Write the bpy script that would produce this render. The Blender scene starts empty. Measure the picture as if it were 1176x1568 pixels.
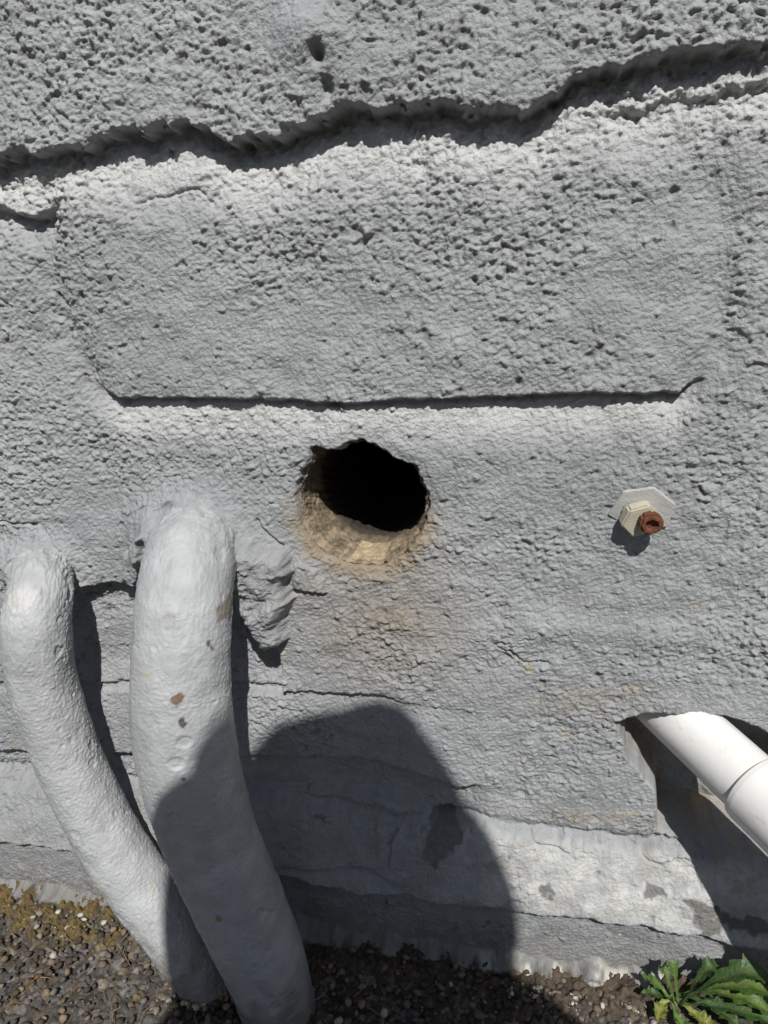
import bpy, math, random
import numpy as np
from mathutils import Matrix, Vector
random.seed(4); rng=np.random.RandomState(7)
scene=bpy.context.scene
# ------------------------------------------------------------------ viewpoint (metres; wall face is the plane y=0, ground z=0)
CAM=Vector((0,-.55,.658))
psi=math.radians(13);pit=math.radians(20);rho=math.radians(3.2)
F=Vector((-math.sin(psi)*math.cos(pit),math.cos(psi)*math.cos(pit),-math.sin(pit)))
R0=Vector((math.cos(psi),math.sin(psi),0));U0=R0.cross(F)
R=R0*math.cos(rho)-U0*math.sin(rho)
U=U0*math.cos(rho)+R0*math.sin(rho)
# projects image pixel coordinates through the camera onto the wall plane, in metres (off = distance in front of the wall face)
def M(u,v,off=0.):
    d=F+R*((u-588)/1132.)+U*((784-v)/1132.)
    t=(-off-CAM.y)/d.y
    q=CAM+d*t
    return Vector((q.x,-off,q.z))
def MX(pts,off=0.):
    return [(M(a,b,off).x,M(a,b,off).z) for a,b in pts]
# ------------------------------------------------------------------ noise
perm=rng.permutation(256); perm2=np.concatenate([perm,perm,perm])
ang=rng.rand(256)*2*np.pi; GX=np.cos(ang);GY=np.sin(ang); RV=rng.rand(256); RV2=rng.rand(256)
def hsh(ix,iy,s): return perm2[perm2[(ix+s*17)&255]+(iy+s*31&255)]
def pn(x,y,s=0):
    x0=np.floor(x).astype(np.int32);y0=np.floor(y).astype(np.int32)
    fx=x-x0;fy=y-y0
    u=fx*fx*fx*(fx*(fx*6-15)+10);v=fy*fy*fy*(fy*(fy*6-15)+10)
    def g(i,j):
        h=hsh(x0+i,y0+j,s); return GX[h]*(fx-i)+GY[h]*(fy-j)
    a=g(0,0);a+= (g(1,0)-a)*u
    b=g(0,1);b+= (g(1,1)-b)*u
    return (a+(b-a)*v)*1.5
def fbm(x,y,s=0,o=4,g=.5):
    r=0;a=1.
    for i in range(o):
        r=r+a*pn(x*2**i+i*13.7,y*2**i+i*7.3,s+i); a*=g
    return r
def worley(x,y,s=0,jit=.9):
    x0=np.floor(x).astype(np.int32);y0=np.floor(y).astype(np.int32)
    F1=np.full(x.shape,9.);F2=np.full(x.shape,9.);ID=np.zeros(x.shape,np.int32)
    for i in(-1,0,1):
        for j in(-1,0,1):
            h=hsh(x0+i,y0+j,s)
            d=np.hypot(x0+i+.5+(RV[h]-.5)*jit-x,y0+j+.5+(RV2[h]-.5)*jit-y)
            m=d<F1
            F2=np.where(m,F1,np.minimum(F2,d)); ID=np.where(m,h,ID); F1=np.where(m,d,F1)
    return F1,F2,ID
def ss(a,b,x):
    t=np.clip((x-a)/(b-a),0,1); return t*t*(3-2*t)
def sdpoly(X,Z,P):
    P=np.array(P);n=len(P);d=np.full(X.shape,1e9);ins=np.zeros(X.shape,bool)
    for i in range(n):
        a=P[i];b=P[(i+1)%n];e=b-a
        wx=X-a[0];wz=Z-a[1];t=np.clip((wx*e[0]+wz*e[1])/(e@e),0,1)
        d=np.minimum(d,np.hypot(wx-e[0]*t,wz-e[1]*t))
        c=((a[1]>Z)!=(b[1]>Z))&(X<(b[0]-a[0])*(Z-a[1])/((b[1]-a[1]) if b[1]!=a[1] else 1e-9)+a[0])
        ins^=c
    return np.where(ins,d,-d)   # positive inside
def dline(X,Z,P):
    d=np.full(X.shape,1e9)
    for a,b in zip(P[:-1],P[1:]):
        ex=b[0]-a[0];ez=b[1]-a[1];wx=X-a[0];wz=Z-a[1]
        t=np.clip((wx*ex+wz*ez)/(ex*ex+ez*ez+1e-12),0,1)
        d=np.minimum(d,np.hypot(wx-ex*t,wz-ez*t))
    return d
def mesh_np(name,co,quads,col=None,mat=None,parent=None,smooth=True):
    me=bpy.data.meshes.new(name)
    me.vertices.add(len(co));me.vertices.foreach_set('co',np.ascontiguousarray(co,np.float32).ravel())
    nq,k=quads.shape
    me.loops.add(nq*k);me.loops.foreach_set('vertex_index',np.ascontiguousarray(quads,np.int32).ravel())
    me.polygons.add(nq);me.polygons.foreach_set('loop_start',np.arange(0,nq*k,k,dtype=np.int32))
    me.update(calc_edges=True)
    if col is not None:
        a=me.color_attributes.new('Col','FLOAT_COLOR','POINT')
        c=np.ones((len(co),4),np.float32);c[:,:3]=col;a.data.foreach_set('color',c.ravel())
    if smooth: me.shade_smooth()
    o=bpy.data.objects.new(name,me);bpy.context.collection.objects.link(o)
    if mat: me.materials.append(mat)
    if parent: o.parent=parent
    return o
def grid_quads(nx,ny,wrap=False):
    i=np.arange(nx*ny).reshape(ny,nx)
    if wrap:
        i=np.concatenate([i,i[:,:1]],1)
    return np.stack([i[:-1,:-1],i[:-1,1:],i[1:,1:],i[1:,:-1]],-1).reshape(-1,4)
def axis(lo,a,b,hi,st,n=90):
    mid=np.arange(a,b,st)
    l=a-(a-lo)*np.linspace(1,0,n,endpoint=False)**2.2
    r=mid[-1]+(hi-mid[-1])*np.linspace(0,1,n+1)[1:]**2.2
    return np.concatenate([l,mid,r])
# ------------------------------------------------------------------ materials
def newmat(n):
    m=bpy.data.materials.new(n);m.use_nodes=True;nt=m.node_tree
    return m,nt,nt.nodes['Principled BSDF']
def attr_mat(name,rough=.8,bumps=((900,.0004),),spec=.3,varscale=60,var=.12):
    m,nt,b=newmat(name)
    at=nt.nodes.new('ShaderNodeAttribute');at.attribute_name='Col'
    tc=nt.nodes.new('ShaderNodeTexCoord')
    nz=nt.nodes.new('ShaderNodeTexNoise');nz.inputs['Scale'].default_value=varscale;nz.inputs['Detail'].default_value=8
    nt.links.new(tc.outputs['Object'],nz.inputs['Vector'])
    mr=nt.nodes.new('ShaderNodeMapRange');mr.inputs['From Min'].default_value=.3;mr.inputs['From Max'].default_value=.7
    mr.inputs['To Min'].default_value=1-var;mr.inputs['To Max'].default_value=1+var
    nt.links.new(nz.outputs['Fac'],mr.inputs['Value'])
    mx=nt.nodes.new('ShaderNodeVectorMath');mx.operation='SCALE'
    nt.links.new(at.outputs['Color'],mx.inputs[0]);nt.links.new(mr.outputs['Result'],mx.inputs['Scale'])
    nt.links.new(mx.outputs['Vector'],b.inputs['Base Color'])
    b.inputs['Roughness'].default_value=rough;b.inputs['Specular IOR Level'].default_value=spec
    prev=None
    for sc,di in bumps:
        n=nt.nodes.new('ShaderNodeTexNoise');n.inputs['Scale'].default_value=sc;n.inputs['Detail'].default_value=3;n.inputs['Roughness'].default_value=.6
        nt.links.new(tc.outputs['Object'],n.inputs['Vector'])
        bp=nt.nodes.new('ShaderNodeBump');bp.inputs['Distance'].default_value=di;bp.inputs['Strength'].default_value=1
        nt.links.new(n.outputs['Fac'],bp.inputs['Height'])
        if prev: nt.links.new(prev.outputs['Normal'],bp.inputs['Normal'])
        prev=bp
    nt.links.new(prev.outputs['Normal'],b.inputs['Normal'])
    return m
m_wall=attr_mat('painted_render',.75,((620,.0016),),.35,150,.10)
m_pipe=attr_mat('painted_iron',.55,((600,.0006),),.4)
m_ground=attr_mat('asphalt_mat',.9,((900,.0008),),.25,200,.3)
m_pvc=attr_mat('white_plastic',.32,((60,.0003),),.5,25,.03)
m_rust=attr_mat('rust_mat',.85,((900,.001),),.2,500,.35)
m_leaf=attr_mat('leaf_mat',.5,((300,.0008),),.4,150,.25)
m_grit=attr_mat('grit_mat',.85,((800,.0006),),.3,300,.2)
def simple(n,c,r=.8):
    m,nt,b=newmat(n)
    nz=nt.nodes.new('ShaderNodeTexNoise');nz.inputs['Scale'].default_value=30
    cr=nt.nodes.new('ShaderNodeMix');cr.data_type='RGBA'
    cr.inputs[6].default_value=(*[x*.8 for x in c],1);cr.inputs[7].default_value=(*[min(1,x*1.2) for x in c],1)
    nt.links.new(nz.outputs['Fac'],cr.inputs[0]);nt.links.new(cr.outputs[2],b.inputs['Base Color'])
    b.inputs['Roughness'].default_value=r
    return m
# ------------------------------------------------------------------ wall
wall=bpy.data.objects.new('masonry_wall',None);bpy.context.collection.objects.link(wall)
ST=.00092
xs=axis(-3.2,-.70,.27,3.2,ST,70);zs=axis(-.06,-.03,.86,2.6,ST,50)
X,Z=np.meshgrid(xs,zs);
nx=len(xs);nz_=len(zs)
HC=M(551,776);hcx,hcz=HC.x,HC.z
def bump_a(th,c,w): return np.exp(-((np.angle(np.exp(1j*(th-c))))/w)**2)
def hole_r(th):
    r=.0545+.0012*np.sin(2*th+.6)+.0010*np.sin(5*th+1)+.0006*np.sin(13*th)+.0004*np.sin(29*th+2)
    r=r+.009*bump_a(th,2.22,.12)-.002*bump_a(th,1.9,.1)+.003*bump_a(th,.62,.13)-.005*bump_a(th,1.05,.25)+.0015*bump_a(th,4.7,.5)
    return r
H=np.zeros_like(X)
wob=.0025*fbm(X*40,Z*40,3,3)
wob2=.004*pn(X*25,Z*25,7)+.0035*fbm(X*70,Z*80,8,3,.6)
def interp_path(P,x):
    P=sorted(P);return np.interp(x,[p[0] for p in P],[p[1] for p in P])
g1=MX([(-300,262),(0,242),(60,238),(130,216),(200,200),(250,192),(290,196),(335,212),(380,222),(430,202),(480,184),(520,168),(600,165),(700,168),(800,172),(850,145),(880,126),(950,112),(1000,100),(1080,78),(1176,80),(1400,64)])
g2=MX([(120,585),(150,598),(180,611),(300,612),(430,612),(520,618),(700,610),(850,605),(950,602),(1040,605),(1056,592),(1080,575)])
g3=MX([(-300,1040),(0,1050),(360,1056),(480,1062),(560,1066),(640,1082),(760,1092),(900,1106),(960,1108),(1400,1110)])
def joint(zj,depth,w,sharp=.003,fade=1.):
    t=zj-Z
    a=ss(-sharp,sharp*.6,t)
    b=np.clip(1-t/w,0,1)**1.4
    return -depth*a*b*fade
t1=interp_path(g1,X+.002*pn(X*90,Z*90,13))+wob2*1.1+.002*pn(X*60,Z*10,14)
d1=.026+.008*fbm(X*9,Z*0+1,21,2)+.004*pn(X*40,Z*40,23)
rightfade=1-.5*ss(.05,.14,X)
H+=joint(t1,np.clip(d1,.015,.038)*rightfade,.060+.01*pn(X*12,Z*0,22),.0032)
H+=.006*ss(-.06,-.005,Z-t1)*ss(.08,.0,Z-t1)
H+=joint(interp_path(MX([(800,235),(880,190),(940,176),(1050,156),(1176,132),(1400,112)]),X)+wob2*1.2,.007+.004*pn(X*30,Z*30,24),.04,.005,ss(.0,.06,X))
H+=joint(interp_path(MX([(-300,330),(0,318),(40,335),(66,330),(90,300)]),X)+wob2*.8,.018,.03,.004,ss(-.365,-.385,X+wob2))
t2=interp_path(g2,X)+wob2*.35
f2=ss(-.375,-.345,X)*ss(.112,.09,X)
H+=joint(t2,.0105+.003*pn(X*25,Z*0,31)+.002*ss(-.15,.0,X),.046,.0026,f2)
H+=.003*ss(-.05,0,Z-t2)*ss(.07,.0,Z-t2)*f2
for P,dep in (([(70,300),(75,420),(110,520),(150,600)],.006),([(1040,605),(1100,540),(1110,420),(1085,260)],.005)):
    L=dline(X+wob2,Z,MX(P));H-=dep*np.exp(-(L/.013)**2)
t3=interp_path(g3,X)+wob2*.5
f3=.12+.88*ss(-.08,-.15,X)
H+=joint(t3,.0055,.038,.003,f3)
H+=.004*np.exp(-((Z-(.352+.01*X))/.013)**2)*ss(-.08,.05,X)
zA=interp_path(MX([(-300,1190),(380,1212),(580,1222),(700,1262),(760,1255)]),X)+wob2*.3
H-=.010*ss(zA+.045,zA+.036,Z)*ss(zA-.002,zA+.004,Z)*ss(-.04,-.07,X)
ptop=.143+.012*pn(X*6,Z*0,41)+.004*pn(X*45,Z*20,42)+.002*pn(X*140,Z*60,47)
pbot=.074+.008*pn(X*7,Z*0,43)+.003*pn(X*60,Z*30,46)
tt=np.clip((ptop-Z)/(ptop-pbot),0,1)
H-=.004*ss(.0,.003,Z-ptop)*ss(.012,.003,Z-ptop)
H+=.032*(tt*.8+.2*ss(0,.08,tt))
H-=.010*ss(pbot+.002,pbot-.004,Z)
foot=.012+.012*fbm(X*28,Z*10,44,3)
H+=.016*ss(foot+.003,foot-.008,Z)
H+=joint(interp_path(MX([(380,1300),(570,1300),(660,1345),(760,1350),(800,1345)]),X)+wob2*.4,.005,.02,.002,ss(-.33,-.29,X)*ss(.0,-.03,X))
pR=MX([(112,893),(200,897),(345,880),(372,900),(392,985),(425,1000),(438,1068),(120,1062),(60,980)])
sd=sdpoly(X+wob,Z+wob,pR);H-=.014*ss(-.0005,.0025,sd)*ss(M(0,1062).z-.01,M(0,1000).z,Z)
for P,a,sf in (([(335,800),(395,822),(440,842),(452,868),(440,890),(455,912),(438,940),(440,980),(404,994),(388,950),(340,900),(330,860)],.022,.010),
            ([(448,850),(490,868),(504,909),(452,900)],.005,.004),([(190,850),(215,820),(250,790),(240,840),(215,900),(180,893)],.010,.006),
            ([(650,1262),(668,1245),(690,1240),(708,1262),(700,1290),(672,1299),(648,1285)],-.003,.003),([(575,1215),(620,1215),(620,1255),(580,1290)],.003,.003),
            ([(800,1268),(850,1262),(880,1290),(840,1300)],-.0018,.002),([(1000,1310),(1050,1300),(1080,1340),(1020,1345)],-.002,.002)):
    sd=sdpoly(X+wob*1.6+wob2*.5,Z+wob2*.7,MX(P));H+=a*(.55*ss(-.0012,.004,sd)+.45*ss(0,sf,sd))*(1+.15*fbm(X*60,Z*60,18,2))
def mound(px,py,a,rx,rz):
    q=M(px,py);return a*np.exp(-(((X-q.x)/rx)**2+((Z-q.z)/rz)**2)**1.3)
H+=mound(292,832,.042,.047,.032)*(1+.25*fbm(X*50,Z*50,28,2));H+=mound(62,872,.030,.036,.026)*(1+.25*fbm(X*50,Z*50,29,2))
H+=mound(270,785,.008,.04,.022)
H+=mound(480,55,.010,.022,.016)-mound(490,84,.013,.0045,.006)-mound(503,135,.008,.004,.007)-mound(250,85,.006,.003,.004)-mound(880,75,.004,.003,.003)
pW=MX([(942,1108),(985,1093),(1060,1096),(1110,1100),(1140,1106),(1180,1128),(1420,1160),(1420,1330),(1176,1318),(1050,1290),(1008,1275),(1003,1215),(965,1172)])
sdW=sdpoly(X+wob*.6,Z+wob*.6,pW)
recW=ss(-.001,.006,sdW)
for P,w,dp in ((MX([(498,911),(470,903),(448,905)]),.0012,.004),(MX([(755,985),(785,995),(800,1016),(838,1014)]),.0009,.003),
             (MX([(395,795),(432,836)]),.0011,.004),(MX([(0,797),(60,806),(100,840)]),.001,.003),
             (MX([(620,1250),(600,1275),(605,1300)]),.001,.003),(MX([(800,1265),(830,1285),(870,1296)]),.0010,.003),
             (MX([(900,1285),(960,1290),(1010,1315)]),.0009,.002),(MX([(205,310),(300,290),(328,312)]),.0012,.0025)):
    L=dline(X+wob,Z+wob,P);H-=dp*np.exp(-(L/w)**2)
# ---- surface texture: paint over coarse roughcast
H+=.0035*fbm(X*7,Z*7,50,3)
H+=.0018*fbm(X*28,Z*32,53,3)
coarse=np.clip(.50+.9*fbm(X*9,Z*11,57,2)+.45*ss(.56,.76,Z)+.30*ss(-.3,-.45,X)-.25*ss(.3,.15,Z),.18,1.3)
coarse=coarse*(1-.6*ss(-.004,.01,ptop-Z))
wx=X+.0012*pn(X*160,Z*160,58);wz=Z+.0012*pn(X*160,Z*160,59)
bil=lambda f,s:np.abs(pn(wx*f*.82,wz*f*1.1,s))
H+=.0007*coarse*(bil(85,60)-.3)
H+=.0023*(.12+.88*coarse)*(bil(185,61)-.3)
H+=.0018*(.3+.7*coarse)*(bil(330,65)-.3)
H+=.0010*coarse*pn(wx*120,wz*165,62)
H+=.0008*pn(wx*320,wz*420,64)
def pits(f,s,prob,rad,dep,e=.7):
    F1,F2,ID=worley(wx*f+.35*pn(X*f*1.3,Z*f*1.3,s+1),wz*f*1.25+.35*pn(X*f*1.3+9,Z*f*1.3,s+2),s)
    p=(RV[(ID*7+s)&255]<prob)*np.clip(1-F1/rad,0,1)**e
    return p*dep,p
a,p1=pits(130,67,.09*coarse,.42,.0022);H-=a
a,p2=pits(60,71,.04*coarse,.26,.0034);H-=a
a,p3=pits(30,75,.035*coarse,.16,.0045);H-=a
pit_=np.clip(p1+p2+p3,0,1)
F1,F2,ID=worley(wx*125+3,wz*140,73)
H+=.0018*(RV2[(ID*3)&255]<.30*coarse)*ss(.45,.1,F1)
H=H*(1-recW*.6)-.060*recW
for k in range(1,9):
    H+=joint(.745+.225*k+wob2,.010,.05,.004)*(ss(.82,.9,Z))
dx=X-hcx;dz=Z-hcz;rr=np.hypot(dx,dz);th=np.arctan2(dz,dx);hr=hole_r(th)+.0009*pn(X*180,Z*180,119)
dd=rr-hr
H-=.0018*ss(.012,.001,dd)+.012*ss(.0018,-.0022,dd)
Y=-H
# ---- colour
g=.312+.030*fbm(X*5,Z*5,80,3)+.018*pn(X*60,Z*60,83)
col=np.stack([g*.968,g*.995,g*1.028],-1)
def mixc(c,m): 
    global col
    m=np.clip(m,0,1)[...,None];col=col*(1-m)+np.array(c)*m
lf=fbm(X*45,Z*45,86,4,.6)
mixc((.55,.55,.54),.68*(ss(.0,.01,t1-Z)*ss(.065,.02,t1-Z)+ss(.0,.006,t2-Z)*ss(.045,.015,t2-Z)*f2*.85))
mixc((.13,.13,.13),.45*ss(.001,.004,t1-Z)*ss(.016,.007,t1-Z))  # shadow under the upper joint's overhang deepened in the colour
mixc((.15,.15,.15),.5*ss(-.0005,.0015,t2-Z)*ss(.006,.003,t2-Z)*f2)  # same darkening under the lower joint's lip
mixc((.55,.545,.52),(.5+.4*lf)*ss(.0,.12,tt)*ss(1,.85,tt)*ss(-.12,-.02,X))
mixc((.25,.24,.22),.45*ss(.1,.6,fbm(X*25,Z*40,89,4,.6))*ss(.16,.12,Z))
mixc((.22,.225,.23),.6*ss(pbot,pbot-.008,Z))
cx=M(585,935)
st=np.exp(-(((X-cx.x-.012*pn(X*14,Z*14,90))/.066)**2+((Z-cx.z)/.070)**2)**1.1)
mixc((.225,.18,.12),.72*st*(.78+.30*fbm(X*25,Z*30,91,4,.6)))
mixc((.27,.215,.145),.9*ss(.018,.0,dd+.006*lf)*ss(.35,-.5,np.sin(th)))
c2=M(900,1075);mixc((.26,.21,.145),.40*np.exp(-(((X-c2.x)/.05)**2+((Z-c2.z)/.018)**2))*(.8+lf))
c2=M(880,1252);mixc((.24,.20,.14),.55*np.exp(-(((X-c2.x)/.06)**2+((Z-c2.z)/.008)**2))*(.8+lf))
mixc((.30,.245,.17),recW*ss(.022,.004,sdW)*(.6+.5*lf))
mixc((.05,.045,.04),ss(.02,.05,sdW)*.7)  # shade inside the recess put into the colour
for P,c in ((MX([(650,1262),(668,1245),(690,1240),(708,1262),(700,1290),(672,1299),(648,1285)]),(.12,.12,.125)),(MX([(1040,1345),(1100,1360),(1180,1375),(1250,1380),(1250,1392),(1100,1385),(1060,1375)]),(.07,.065,.06)),
            (MX([(832,1330),(842,1322),(848,1334),(838,1340)]),(.09,.09,.09)),(MX([(915,1325),(921,1322),(923,1330),(917,1333)]),(.09,.09,.09)),(MX([(990,1335),(1010,1338),(1012,1346),(992,1343)]),(.08,.08,.08)),(MX([(788,1012),(806,1012),(802,1024),(792,1022)]),(.34,.29,.2))):
    sd=sdpoly(X+wob*2.2,Z+wob2*1.0,P);mixc(c,ss(-.002,.002,sd+.006*lf)*.75)
chip=fbm(X*33,Z*33,95,4,.65)
mixc((.14,.13,.12),ss(.95,1.05,chip)*.8*ss(.4,.1,Z))
mixc((.40,.32,.21),ss(.90,.98,fbm(X*38+4,Z*38,97,4,.6))*.45*ss(.45,.3,Z)*(X<.2))
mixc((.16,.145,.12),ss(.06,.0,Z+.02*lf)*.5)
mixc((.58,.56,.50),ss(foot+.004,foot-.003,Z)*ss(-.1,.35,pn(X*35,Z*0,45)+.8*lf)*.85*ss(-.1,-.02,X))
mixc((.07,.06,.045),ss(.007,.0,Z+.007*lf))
mixc((.13,.128,.125),pit_*.5)
co=np.stack([X,Y,Z],-1).reshape(-1,3)
q=grid_quads(nx,nz_)
hd=dd.reshape(-1)
keep=~(hd[q].max(1)<-.0020)
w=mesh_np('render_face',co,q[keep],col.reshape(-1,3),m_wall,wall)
# core-drilled tube
nt_,ny_=420,160
th=np.linspace(0,2*np.pi,nt_,endpoint=False);yy=.0065+.28*np.linspace(0,1,ny_)**1.5
T,YY=np.meshgrid(th,yy)
k=ss(.0,.03,YY);rr=hole_r(T)*(1-k)+(.0530+.0008*np.sin(3*T))*k
cyc=np.cos(T)*3.0;syc=np.sin(T)*3.0
rr=rr-.0016+.0010*pn(T*9,YY*160,120)+.0006*pn(T*24,YY*700,121)+.0010*fbm(cyc*3,YY*60+syc*3,122,3)+.0005*pn(T*50,YY*900,128)
rr+=.0015*ss(.010,.0065,YY)
cT=np.stack([hcx+rr*np.cos(T),YY+0*T,hcz+rr*np.sin(T)],-1)
mot=fbm(cyc*2.2+5,YY*55+syc*2,124,4,.6)
cc=np.array([.26,.205,.14])*(1+.5*mot[...,None])
ring=ss(.05,.35,pn(T*2.2,YY*190,125));cc=cc*(1-.35*ring[...,None])
brick=((T+.02*pn(YY*200,T*3,126)>4.45)&(T<5.0+.03*pn(YY*200,T*3,127))&(YY>.012)&(YY<.05));cc=np.where(brick[...,None],np.array([.42,.335,.22])*(1+.2*mot[...,None]),cc)
edge=(ss(.012,.004,YY)*(.4+.5*mot))[...,None]*.6;cc=cc*(1-edge)+np.array([.27,.235,.18])*edge
deep=ss(.040,.080,YY)[...,None];cc=cc*(1-deep)+np.array([.03,.026,.022])*deep  # shade deep in the bore painted as a darker colour
upm=(ss(-.1,.6,np.sin(T))*.75)[...,None];cc=cc*(1-upm)+np.array([.05,.045,.04])*upm  # shaded upper side of the bore painted dark as well
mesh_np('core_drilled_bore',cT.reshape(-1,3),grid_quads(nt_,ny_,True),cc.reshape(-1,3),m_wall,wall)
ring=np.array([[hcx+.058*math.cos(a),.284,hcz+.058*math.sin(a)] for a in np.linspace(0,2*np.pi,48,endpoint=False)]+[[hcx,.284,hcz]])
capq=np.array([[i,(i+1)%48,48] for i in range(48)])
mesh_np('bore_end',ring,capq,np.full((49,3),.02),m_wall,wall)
# ------------------------------------------------------------------ tubes
def catmull(P,n):
    P=[np.array(p,float) for p in P];P=[2*P[0]-P[1]]+P+[2*P[-1]-P[-2]]
    out=[]
    for i in range(1,len(P)-2):
        for t in np.linspace(0,1,n,endpoint=False):
            a,b,c,d=P[i-1:i+3]
            out.append(.5*((2*b)+(c-a)*t+(2*a-5*b+4*c-d)*t*t+(3*b-a-3*c+d)*t**3))
    out.append(P[-2]);return np.array(out)
def tube(name,P,rad,step=.001,nseg=220,disp=None,colf=None,mat=None,parent=None):
    pr=np.array([list(p)+[r] for p,r in zip(P,rad)])
    c=catmull(pr,60);L=np.concatenate([[0],np.cumsum(np.linalg.norm(np.diff(c[:,:3],axis=0),axis=1))])
    n=max(8,int(L[-1]/step));s=np.linspace(0,L[-1],n)
    C=np.stack([np.interp(s,L,c[:,k]) for k in range(4)],-1)
    T=np.gradient(C[:,:3],axis=0);T/=np.linalg.norm(T,axis=1)[:,None]
    up=np.array([1.,0,0]);N=[];prev=up-T[0]*np.dot(up,T[0]);prev/=np.linalg.norm(prev)
    for t in T:
        prev=prev-t*np.dot(prev,t);prev/=np.linalg.norm(prev);N.append(prev)
    N=np.array(N);B=np.cross(T,N)
    a=np.linspace(0,2*np.pi,nseg,endpoint=False)
    A,S=np.meshgrid(a,s)
    r=C[:,3][:,None]+(disp(A,S,C[:,3][:,None]) if disp else 0)
    V=C[:,None,:3]+N[:,None,:]*(np.cos(A)*r)[...,None]+B[:,None,:]*(np.sin(A)*r)[...,None]
    col=colf(A,S,V) if colf else np.full(V.shape,.6)
    return mesh_np(name,V.reshape(-1,3),grid_quads(nseg,n,True),col.reshape(-1,3),mat,parent)
def pdisp(k,pitch=1.,lump=1.):
    def f(A,S,r):
        u=np.mod(A-1.5*np.pi,2*np.pi)*.037      # arc length, seam faces the wall
        v=S
        d=.0010*lump*fbm(u*18+k,v*14,k,3)
        d+=.0005*lump*fbm(u*60+k,v*55,k+3,2)
        d+=.004*ss(.10,.02,S)*fbm(u*55,v*60,k+4,3,.6)     # thick daubed filler round the elbow
        b=lambda f_,s:np.abs(pn(u*f_,v*f_,s))-.3
        pp=pitch*(1+.8*ss(.12,.03,S))
        d+=.0005*pp*b(120,k+5)+.0012*pp*b(260,k+6)
        d+=.0005*pp*pn(u*440,v*440,k+9)
        F1,F2,ID=worley(u*110+40,v*110,k+11)
        d-=.0016*pitch*(RV[(ID*7)&255]<.09)*np.clip(1-F1/.35,0,1)
        F1,F2,ID=worley(u*60+40,v*60,k+12)
        d-=.0012*(RV[(ID*7)&255]<.06)*ss(.34,.24,F1+.08*pn(u*200,v*200,k+13))   # flaked paint
        return d
    return f
def pcol(k,chips):
    def f(A,S,V):
        g=.375+.04*fbm(V[...,0]*20,V[...,2]*20,k,3)
        c=np.stack([g*.972,g*.995,g*1.02],-1)
        X_,Y_,Z_=V[...,0],V[...,1],V[...,2]
        lf=fbm(X_*60,Z_*60,k+3,3,.6)
        for (px,py,off,a,b,cc) in chips:
            p=M(px,py,off);d=((X_-p.x+.003*pn(X_*120,Z_*120,k+21))/a)**2+((Z_-p.z+.003*pn(X_*120,Z_*120,k+22))/b)**2
            m=(ss(1.3,.8,d+1.3*lf)*(Y_<-.05))[...,None];c=c*(1-m)+np.array(cc)*m
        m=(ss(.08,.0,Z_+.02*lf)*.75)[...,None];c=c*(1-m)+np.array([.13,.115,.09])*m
        m=(ss(.92,1.05,fbm(X_*40+Y_*30,Z_*40,k+8,4,.6))*.5)[...,None];c=c*(1-m)+np.array([.36,.31,.23])*m
        return c
    return f
P1=[M(306,822,-.03),M(300,836,.012),M(292,862,.042),M(284,912,.068),M(279,980,.082),M(277,1050,.088),M(281,1120,.092),M(299,1210,.093),M(330,1300,.093),M(368,1390,.096),M(402,1465,.100),M(424,1535,.104),M(446,1610,.106)]
R1=[.033,.035,.037,.037,.038,.0395,.041,.041,.040,.039,.037,.034,.033]
DK=(.08,.08,.08)
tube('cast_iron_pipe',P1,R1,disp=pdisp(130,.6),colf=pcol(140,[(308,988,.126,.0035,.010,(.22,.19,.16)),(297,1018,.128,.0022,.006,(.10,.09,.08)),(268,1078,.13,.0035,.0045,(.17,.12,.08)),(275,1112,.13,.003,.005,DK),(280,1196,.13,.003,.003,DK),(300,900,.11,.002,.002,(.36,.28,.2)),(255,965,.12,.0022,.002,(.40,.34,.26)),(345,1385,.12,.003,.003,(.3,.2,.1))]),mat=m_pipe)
P2=[M(70,868,-.02),M(66,882,.018),M(60,912,.042),M(56,965,.055),M(64,1040,.058),M(88,1115,.058),M(120,1195,.059),M(164,1280,.062),M(215,1358,.067),M(268,1430,.078),M(312,1495,.088),M(345,1550,.094)]
R2=[.023,.025,.027,.0285,.029,.029,.0295,.030,.030,.029,.028,.028]
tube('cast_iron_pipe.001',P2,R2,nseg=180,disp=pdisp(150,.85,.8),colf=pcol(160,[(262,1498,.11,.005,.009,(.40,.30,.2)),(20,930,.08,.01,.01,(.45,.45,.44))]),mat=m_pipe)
# ------------------------------------------------------------------ white plastic waste pipe
wp=bpy.data.objects.new('white_plastic_waste_pipe',None);bpy.context.collection.objects.link(wp)
a0=M(1004,1066,-.045);a1=M(1134,1186,.030)
dirv=(a1-a0).normalized()
def along(t): return a1+dirv*t
def wcol(A,S,V):
    lf=fbm(V[...,0]*40,V[...,2]*40,170,3);dirt=ss(.5,.9,fbm(V[...,0]*90,V[...,2]*90,171,4,.65))*.35
    c=np.ones(V.shape)*np.array([.70,.69,.67])*(1+.04*lf[...,None]);c=c*(1-dirt[...,None])+np.array([.4,.34,.25])*dirt[...,None];return c
tube('spigot_pipe',[a0,a0+(a1-a0)*.5,a1,along(.05)],[.0255]*4,nseg=160,colf=wcol,mat=m_pvc,parent=wp)
tube('socket_collar',[along(.013),along(.0150),along(.05),along(.30)],[.0258,.0290,.0295,.0295],nseg=160,colf=wcol,mat=m_pvc,parent=wp)
def rcol(A,S,V): return np.ones(V.shape)*np.array([.22,.20,.18])
tube('joint_seam',[along(.0115),along(.0125),along(.0142)],[.0254,.0268,.0260],nseg=160,step=.0004,colf=rcol,mat=m_pvc,parent=wp)
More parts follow.
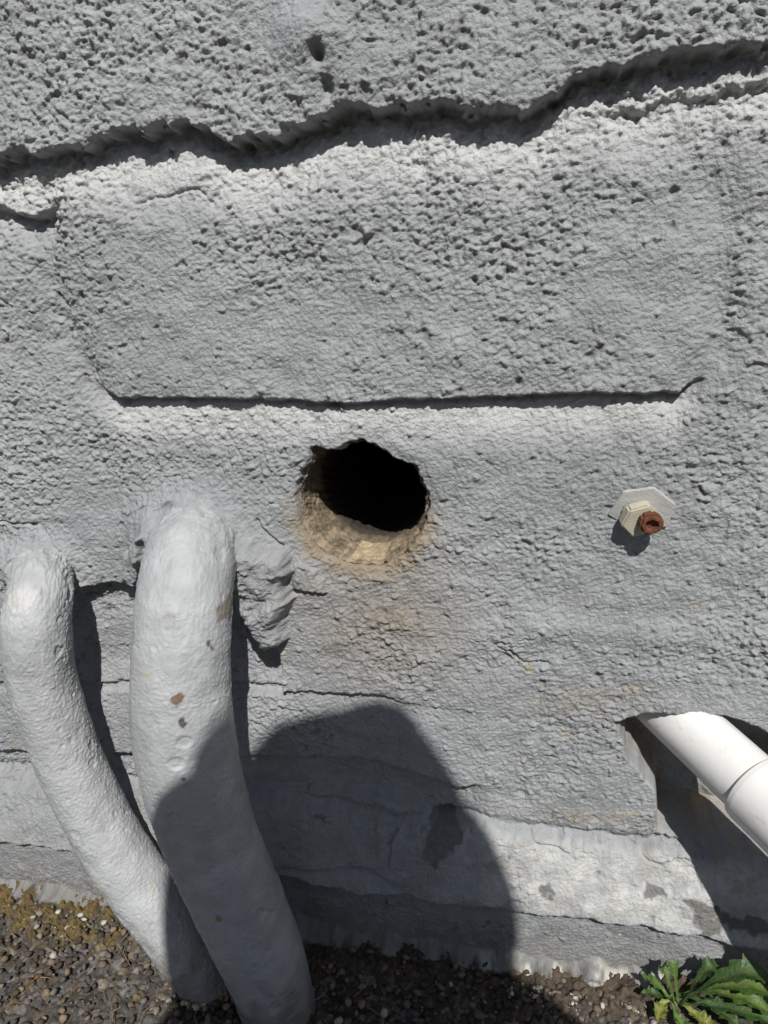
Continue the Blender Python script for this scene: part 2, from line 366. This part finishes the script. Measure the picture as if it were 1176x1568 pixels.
# ------------------------------------------------------------------ bolt
bolt=bpy.data.objects.new('rusty_wall_bolt',None);bpy.context.collection.objects.link(bolt)
import bmesh
def prism(name,n,r,h,mat,c,rot=0,jit=.0,bev=.0008,squash=1.,hole=0):
    bm=bmesh.new()
    vs=[bm.verts.new((r*math.cos(rot+2*math.pi*i/n)*(1+random.uniform(-jit,jit)),r*squash*math.sin(rot+2*math.pi*i/n)*(1+random.uniform(-jit,jit)),0)) for i in range(n)]
    f=bm.faces.new(vs);ex=bmesh.ops.extrude_face_region(bm,geom=[f]);tv=[v for v in ex['geom'] if isinstance(v,bmesh.types.BMVert)]
    for v in tv:v.co.z+=h
    bmesh.ops.recalc_face_normals(bm,faces=bm.faces)
    bmesh.ops.bevel(bm,geom=bm.edges[:],offset=bev,segments=2,affect='EDGES')
    if hole:
        top=max(bm.faces,key=lambda q:q.calc_center_median().z)
        bmesh.ops.inset_region(bm,faces=[top],thickness=hole);bmesh.ops.inset_region(bm,faces=[top],thickness=.0006,depth=-.004)
    me=bpy.data.meshes.new(name);bm.to_mesh(me);bm.free()
    ca=me.color_attributes.new('Col','FLOAT_COLOR','POINT')
    for i,v in enumerate(me.vertices):
        k=c(v.co) if callable(c) else c;ca.data[i].color=(*k,1)
    o=bpy.data.objects.new(name,me);bpy.context.collection.objects.link(o);me.materials.append(mat);return o
bb=M(984,782,.0)
axd=Vector((.12,-1,-.12)).normalized()
qt=axd.to_track_quat('Z','Y')
from mathutils import Euler
def place(o,off,tilt=(0,0,0),sh=(0,0)):
    o.parent=bolt;o.location=bb+axd*off+Vector((sh[0],0,sh[1]));o.rotation_mode='QUATERNION'
    o.rotation_quaternion=qt@Euler(tilt).to_quaternion()
place(prism('painted_washer',6,.0240,.0025,m_pipe,(.47,.47,.45),.3,.12,.0006,.92),.0035,(.14,-.20,0),(0,.004))
place(prism('plaster_pad',9,.017,.008,m_pipe,(.36,.36,.35),.1,.12,.0015),-.002)
place(prism('painted_nut',6,.0140,.010,m_pipe,(.42,.39,.31),.2,.07,.0014),.0055,(.06,.08,0),(-.005,-.001))
place(prism('rusty_stud',7,.0094,.009,m_rust,(.15,.062,.035),.5,.10,.0018,1,.0022),.0145,(0,0,0),(.001,0))
# ------------------------------------------------------------------ ground
xs=axis(-40,-.60,.30,40,ST,100);ys=axis(-40,-.34,.06,1.0,ST,100)
ys=ys[ys<.35]
X,Y=np.meshgrid(xs,ys)
dens=ss(-.9,-.7,X)*ss(.6,.42,X)*ss(-.7,-.45,Y)
h=.004*fbm(X*6,Y*6,200,3)*dens
colr=np.full(X.shape+(3,),0.)
base=np.array([.060,.052,.044])
colr+=base*(1+.25*fbm(X*20,Y*20,203,3)[...,None])
for sc,amp,prob,s in ((240,.0012,.9,210),(150,.0024,.75,212),(95,.0038,.42,214)):
    wxx=X*sc+.35*pn(X*sc*.9,Y*sc*.9,s+5);wyy=Y*sc*1.05+.35*pn(X*sc*.9+9,Y*sc*.9,s+6)
    F1,F2,ID=worley(wxx,wyy,s)
    on=RV[(ID*11+s)&255]<prob
    dome=np.where(on,ss(0,.28,F2-F1)*(.55+.45*ss(.6,.0,F1)),0)
    h=np.where(on&(dens>0),np.maximum(h,h*.6+amp*dome*(.5+.9*RV2[(ID*3)&255])),h) if s!=210 else h+amp*dome*dens
    cv=RV2[(ID*13+s)&255];tone=.048+.15*cv**2.6
    hue=RV[(ID*5+9)&255]
    pc=np.stack([tone*(1.0+.30*hue),tone*(1.0+.04*hue),tone*(1-.22*hue)],-1)
    m=(ss(.15,.5,dome)*.9)[...,None]
    colr=colr*(1-m)+pc*m
lf=fbm(X*50,Y*50,220,4,.6)
h+=.0006*pn(X*420,Y*420,221)*dens
nearw=ss(-.085,-.035,Y+.02*lf)
soil=np.array([.066,.048,.031])*(1+.4*lf[...,None])
m=(nearw*.8)[...,None];colr=colr*(1-m)+soil*m
h+=(.004*nearw+.003*nearw*lf+.001*nearw*pn(X*200,Y*200,224))*dens
h+=.016*np.exp(-(((X-.15)/.05)**2+((Y+.035)/.022)**2))*(1+.3*lf)
mm=ss(.1,.5,nearw)*ss(-.36,-.42,X+.02*lf)*ss(-.25,.15,lf)
mm=np.maximum(mm,.8*ss(.45,.7,fbm(X*22,Y*22,228,4,.6))*ss(-.2,-.4,X));m=(mm*.85)[...,None]
mo=pn(X*260,Y*260,226)
colr=colr*(1-m)+np.array([.12,.085,.03])*(1+.5*mo[...,None])*m;h+=.004*mm*(1+.6*mo)*dens
Zg=h-.002
mesh_np('asphalt_ground',np.stack([X,Y,Zg],-1).reshape(-1,3),grid_quads(len(xs),len(ys)),np.clip(colr,.01,.9).reshape(-1,3),m_ground)
# ------------------------------------------------------------------ loose grit + paint flakes (one object)
V=[];Q=[];CC=[]
ico=[(0,0,1),(.894,0,.447),(.276,.851,.447),(-.724,.526,.447),(-.724,-.526,.447),(.276,-.851,.447),(.724,.526,-.447),(-.276,.851,-.447),(-.894,0,-.447),(-.276,-.851,-.447),(.724,-.526,-.447),(0,0,-1)]
ift=[(0,1,2),(0,2,3),(0,3,4),(0,4,5),(0,5,1),(1,6,2),(2,7,3),(3,8,4),(4,9,5),(5,10,1),(2,6,7),(3,7,8),(4,8,9),(5,9,10),(1,10,6),(11,7,6),(11,8,7),(11,9,8),(11,10,9),(11,6,10)]
def stone(x,y,z,s,c,flat=.7):
    b=len(V);a=random.uniform(0,6.28);e=random.uniform(.5,1)
    for p in ico:
        k=random.uniform(.7,1.2);px,py,pz=p[0]*k,p[1]*k*e,p[2]*k*flat
        V.append((x+s*(px*math.cos(a)-py*math.sin(a)),y+s*(px*math.sin(a)+py*math.cos(a)),z+s*pz));CC.append(c)
    for f in ift:Q.append([b+i for i in f])
for i in range(4600):
    x=random.uniform(-.60,.32);y=-.03-abs(random.gauss(0,.12))
    if y<-.36: continue
    if x<-.3 and random.random()<.5: continue
    s=random.choice([.0012,.0016,.002,.0028,.0036,.0048]);t=.045+.15*random.random()**2;w_=random.random()
    c=(t*1.2,t*(1.0-.12*w_),t*(.90-.35*w_))
    if random.random()<.012:c=(.36,.34,.30)
    stone(x,y,.003+s*.3,s,c)
for i in range(240):
    x=random.choice([random.uniform(-.03,.10),random.uniform(-.6,-.42),random.uniform(-.02,.12)]);y=-.046-abs(random.gauss(0,.009))
    s=random.choice([.0008,.001,.0014,.0018,.0025,.004]);c=random.choice([(.42,.41,.37),(.30,.27,.23),(.16,.13,.09),(.11,.09,.06)])
    stone(x,y,.004+random.uniform(0,.004),s,c,random.uniform(.15,.5))
for i in range(60):
    a=random.uniform(0,6.28);r_=.029*random.uniform(1,1.25)
    p=P2[-2];stone(p.x+r_*math.cos(a),p.y+r_*math.sin(a),.006,random.uniform(.0015,.004),random.choice([(.4,.37,.32),(.25,.18,.1),(.16,.12,.07)]),.5)
mesh_np('loose_gravel',np.array(V),np.array(Q),np.array(CC),m_grit,smooth=False)
# ------------------------------------------------------------------ dry grass straws / debris
V=[];Q=[];CC=[]
for i in range(110):
    x=random.uniform(-.6,.3);y=random.uniform(-.26,-.06);a=random.uniform(0,6.28);L=random.uniform(.008,.03);w_=.0004
    z=.006;c=random.choice([(.28,.20,.10),(.2,.14,.07),(.34,.27,.16)])
    pts=[(x,y,z),(x+L*.5*math.cos(a),y+L*.5*math.sin(a),z+.003),(x+L*math.cos(a+.3),y+L*math.sin(a+.3),z)]
    b=len(V)
    for p in pts:
        V+= [(p[0]-w_*math.sin(a),p[1]+w_*math.cos(a),p[2]),(p[0]+w_*math.sin(a),p[1]-w_*math.cos(a),p[2]),(p[0],p[1],p[2]+w_*1.5)];CC+=[c]*3
    for k in(0,3):
        for j in range(3):
            Q.append([b+k+j,b+k+(j+1)%3,b+k+3+(j+1)%3,b+k+3+j])
mesh_np('dry_grass_litter',np.array(V),np.array(Q),np.array(CC),m_grit)
# ------------------------------------------------------------------ weed
weed=bpy.data.objects.new('dandelion_weed',None);bpy.context.collection.objects.link(weed)
wc=Vector((.124,-.053,.024))
def leaf(i,az,L,wd,rise,lobes,c):
    n=72;m=7;V=[];CC=[]
    dx,dy=math.cos(az),math.sin(az)
    ph=random.uniform(0,1)
    for a in range(n+1):
        t=a/n
        env=(math.sin(math.pi*min(1,t**1.25))**.8)*(.22+.78*float(ss(.1,.6,np.array(t)))) if t<1 else 0
        saw=1-.55*lobes*(((t*7+ph)%1.0))**.8
        half=wd*env*saw+.0010*(1-t)
        r=L*(t-.10*t*t);z=rise*math.sin(min(1,t*1.15)*math.pi*.62)-.25*rise*t*t
        side=.006*math.sin(t*2.2+i)
        for b in range(m+1):
            s=(b/m*2-1);o=s*half
            zz=z+abs(s)*half*.45+.0013*math.sin(t*22+s*3+i)*abs(s)
            V.append((wc.x+dx*r-dy*(o+side),wc.y+dy*r+dx*(o+side),wc.z+zz))
            k=1.7 if abs(s)<.16 else 1.;v=random.uniform(.85,1.15)
            CC.append((c[0]*k*v,c[1]*(1+.35*(k-1))*v,c[2]*k*v))
    mesh_np('leaf_%d'%(i+1),np.array(V),grid_quads(m+1,n+1),np.array(CC),m_leaf,weed)
G1=(.060,.115,.022);G2=(.035,.075,.018);G3=(.13,.16,.03)
LV=[(1.7,.012,.006,.040,.7,G1),(2.5,.022,.006,.032,.8,G1),(2.9,.036,.006,.010,.9,G1),(3.3,.034,.006,.000,.8,G2),(-2.3,.032,.007,-.004,.7,G3),(-1.5,.036,.007,-.006,.8,G1),(-.9,.040,.008,-.002,.9,G3),(-.5,.060,.010,.010,.9,G2),(-.15,.085,.014,.026,.8,G1),(-.04,.100,.015,.042,.8,G1),(.04,.085,.013,.054,.8,G2),(.2,.040,.009,.044,.8,G2),(-.3,.09,.013,.014,.9,G2)]
for i,l in enumerate(LV): leaf(i,*l)
# ------------------------------------------------------------------ photographer kneeling behind the viewpoint (casts the shadow)
ph=bpy.data.objects.new('photographer',None);bpy.context.collection.objects.link(ph)
m_cl=simple('dark_jacket',(.04,.045,.06));m_sk=simple('skin',(.45,.28,.2),.5);m_hr=simple('hair',(.04,.025,.015),.6);m_ph=simple('phone_body',(.02,.02,.025),.2)
def skin(name,verts,edges,rad,mat,root=0):
    me=bpy.data.meshes.new(name);me.from_pydata(verts,edges,[]);o=bpy.data.objects.new(name,me);bpy.context.collection.objects.link(o)
    md=o.modifiers.new('s','SKIN');md.use_smooth_shade=True
    for i,r in enumerate(rad):
        me.skin_vertices[0].data[i].radius=(r,r) if not isinstance(r,tuple) else r
        me.skin_vertices[0].data[i].use_root=(i==root)
    s=o.modifiers.new('u','SUBSURF');s.levels=2;s.render_levels=2
    me.materials.append(mat);o.parent=ph;return o
hx=.150
vb=[(.2,-1.22,.42),(.19,-1.16,.66),(.165,-1.05,.92),(hx+.01,-.97,1.10),(.295,-1.0,1.16),(.015,-.84,1.135),(.34,-.88,.82),(-.035,-.78,.84),(.11,-.68,.60),(-.07,-.68,.60),
    (.30,-1.18,.38),(.10,-1.17,.38),(.30,-.86,.07),(.33,-1.28,.07),(.33,-1.42,.03),(.06,-.80,.44),(.06,-.90,.10),(.05,-.76,.04),(.17,-.93,.98)]
eb=[(0,1),(1,2),(2,3),(2,4),(2,5),(4,6),(6,8),(5,7),(7,9),(0,10),(0,11),(10,12),(12,13),(13,14),(11,15),(15,16),(16,17),(2,18)]
rb=[.14,.14,.17,.08,.085,.085,.055,.055,.032,.032,.10,.10,.07,.05,.04,.07,.05,.04,.12]
skin('clothed_body',vb,eb,rb,m_cl)
HZ=.062
skin('head',[(hx,-.96,1.06),(hx,-.91,1.13+HZ*.6),(hx,-.87,1.18+HZ),(hx,-.85,1.25+HZ),(hx,-.79,1.14+HZ)],[(0,1),(1,2),(2,3),(2,4)],[.06,.065,.085,.07,.02],m_sk)
skin('hair',[(hx,-.88,1.21+HZ),(hx-.01,-.90,1.27+HZ),(hx-.070,-.90,1.21+HZ),(hx+.070,-.90,1.19+HZ),(hx-.11,-.92,1.14+HZ),(hx+.108,-.92,1.10+HZ),(hx,-.97,1.13+HZ),(hx+.118,-.94,1.03+HZ)],[(0,1),(0,2),(0,3),(2,4),(3,5),(0,6),(5,7)],[.100,.06,.055,.055,.055,.06,.08,.055],m_hr)
for sgn,wx_ in ((1,.11),(-1,-.07)):
    px=.052*sgn
    vs=[(wx_,-.68,.60),(px+.012*sgn,-.635,.615),(px,-.600,.625)];es=[(0,1),(1,2)];rs=[.026,.024,.018]
    for k in range(4):
        b=len(vs);zz=.59+.021*k
        vs+=[(px+.004*sgn,-.590,zz),(px-.012*sgn,-.575,zz+.003),(px-.032*sgn+.004*k*sgn,-.574,zz+.006)];es+=[(2,b),(b,b+1),(b+1,b+2)];rs+=[.009,.0075,.006]
    b=len(vs);vs+=[(px-.004*sgn,-.605,.60),(px-.03*sgn,-.606,.635)];es+=[(1,b),(b,b+1)];rs+=[.011,.008]
    skin('hand_%s'%('r' if sgn>0 else 'l'),vs,es,rs,m_sk)
po=prism('phone',4,.05,.008,m_ph,(.02,.02,.02),math.pi/4,0,.002)
po.parent=ph
po.matrix_world=Matrix.Translation(CAM-F*.022+U*-.055)@Matrix((R,U,-F)).transposed().to_4x4()@Matrix.Diagonal((1,2.1,1,1))
# ------------------------------------------------------------------ camera, light
cam=bpy.data.cameras.new('camera');co_=bpy.data.objects.new('camera',cam);bpy.context.collection.objects.link(co_)
cam.sensor_fit='VERTICAL';cam.sensor_height=36;cam.lens=1132/1568*36;cam.clip_start=.004;cam.clip_end=300
co_.matrix_world=Matrix.Translation(CAM)@Matrix((R,U,-F)).transposed().to_4x4()
scene.camera=co_
sd=Vector((-.257,.704,-.880)).normalized()
sun=bpy.data.lights.new('sun','SUN');sun.energy=5.0;sun.angle=math.radians(.5);sun.color=(1,.975,.93)
so=bpy.data.objects.new('sun',sun);bpy.context.collection.objects.link(so);so.rotation_mode='QUATERNION';so.rotation_quaternion=sd.to_track_quat('-Z','Y')
wd=bpy.data.worlds.new('World');scene.world=wd;wd.use_nodes=True;nt=wd.node_tree
sky=nt.nodes.new('ShaderNodeTexSky');sky.sky_type='NISHITA';sky.sun_disc=False
ts=-sd;sky.sun_elevation=math.asin(ts.z);sky.sun_rotation=math.atan2(ts.x,ts.y)
nt.links.new(sky.outputs[0],nt.nodes['Background'].inputs[0]);nt.nodes['Background'].inputs[1].default_value=.05
scene.view_settings.view_transform='Standard';scene.view_settings.look='None';scene.view_settings.exposure=0
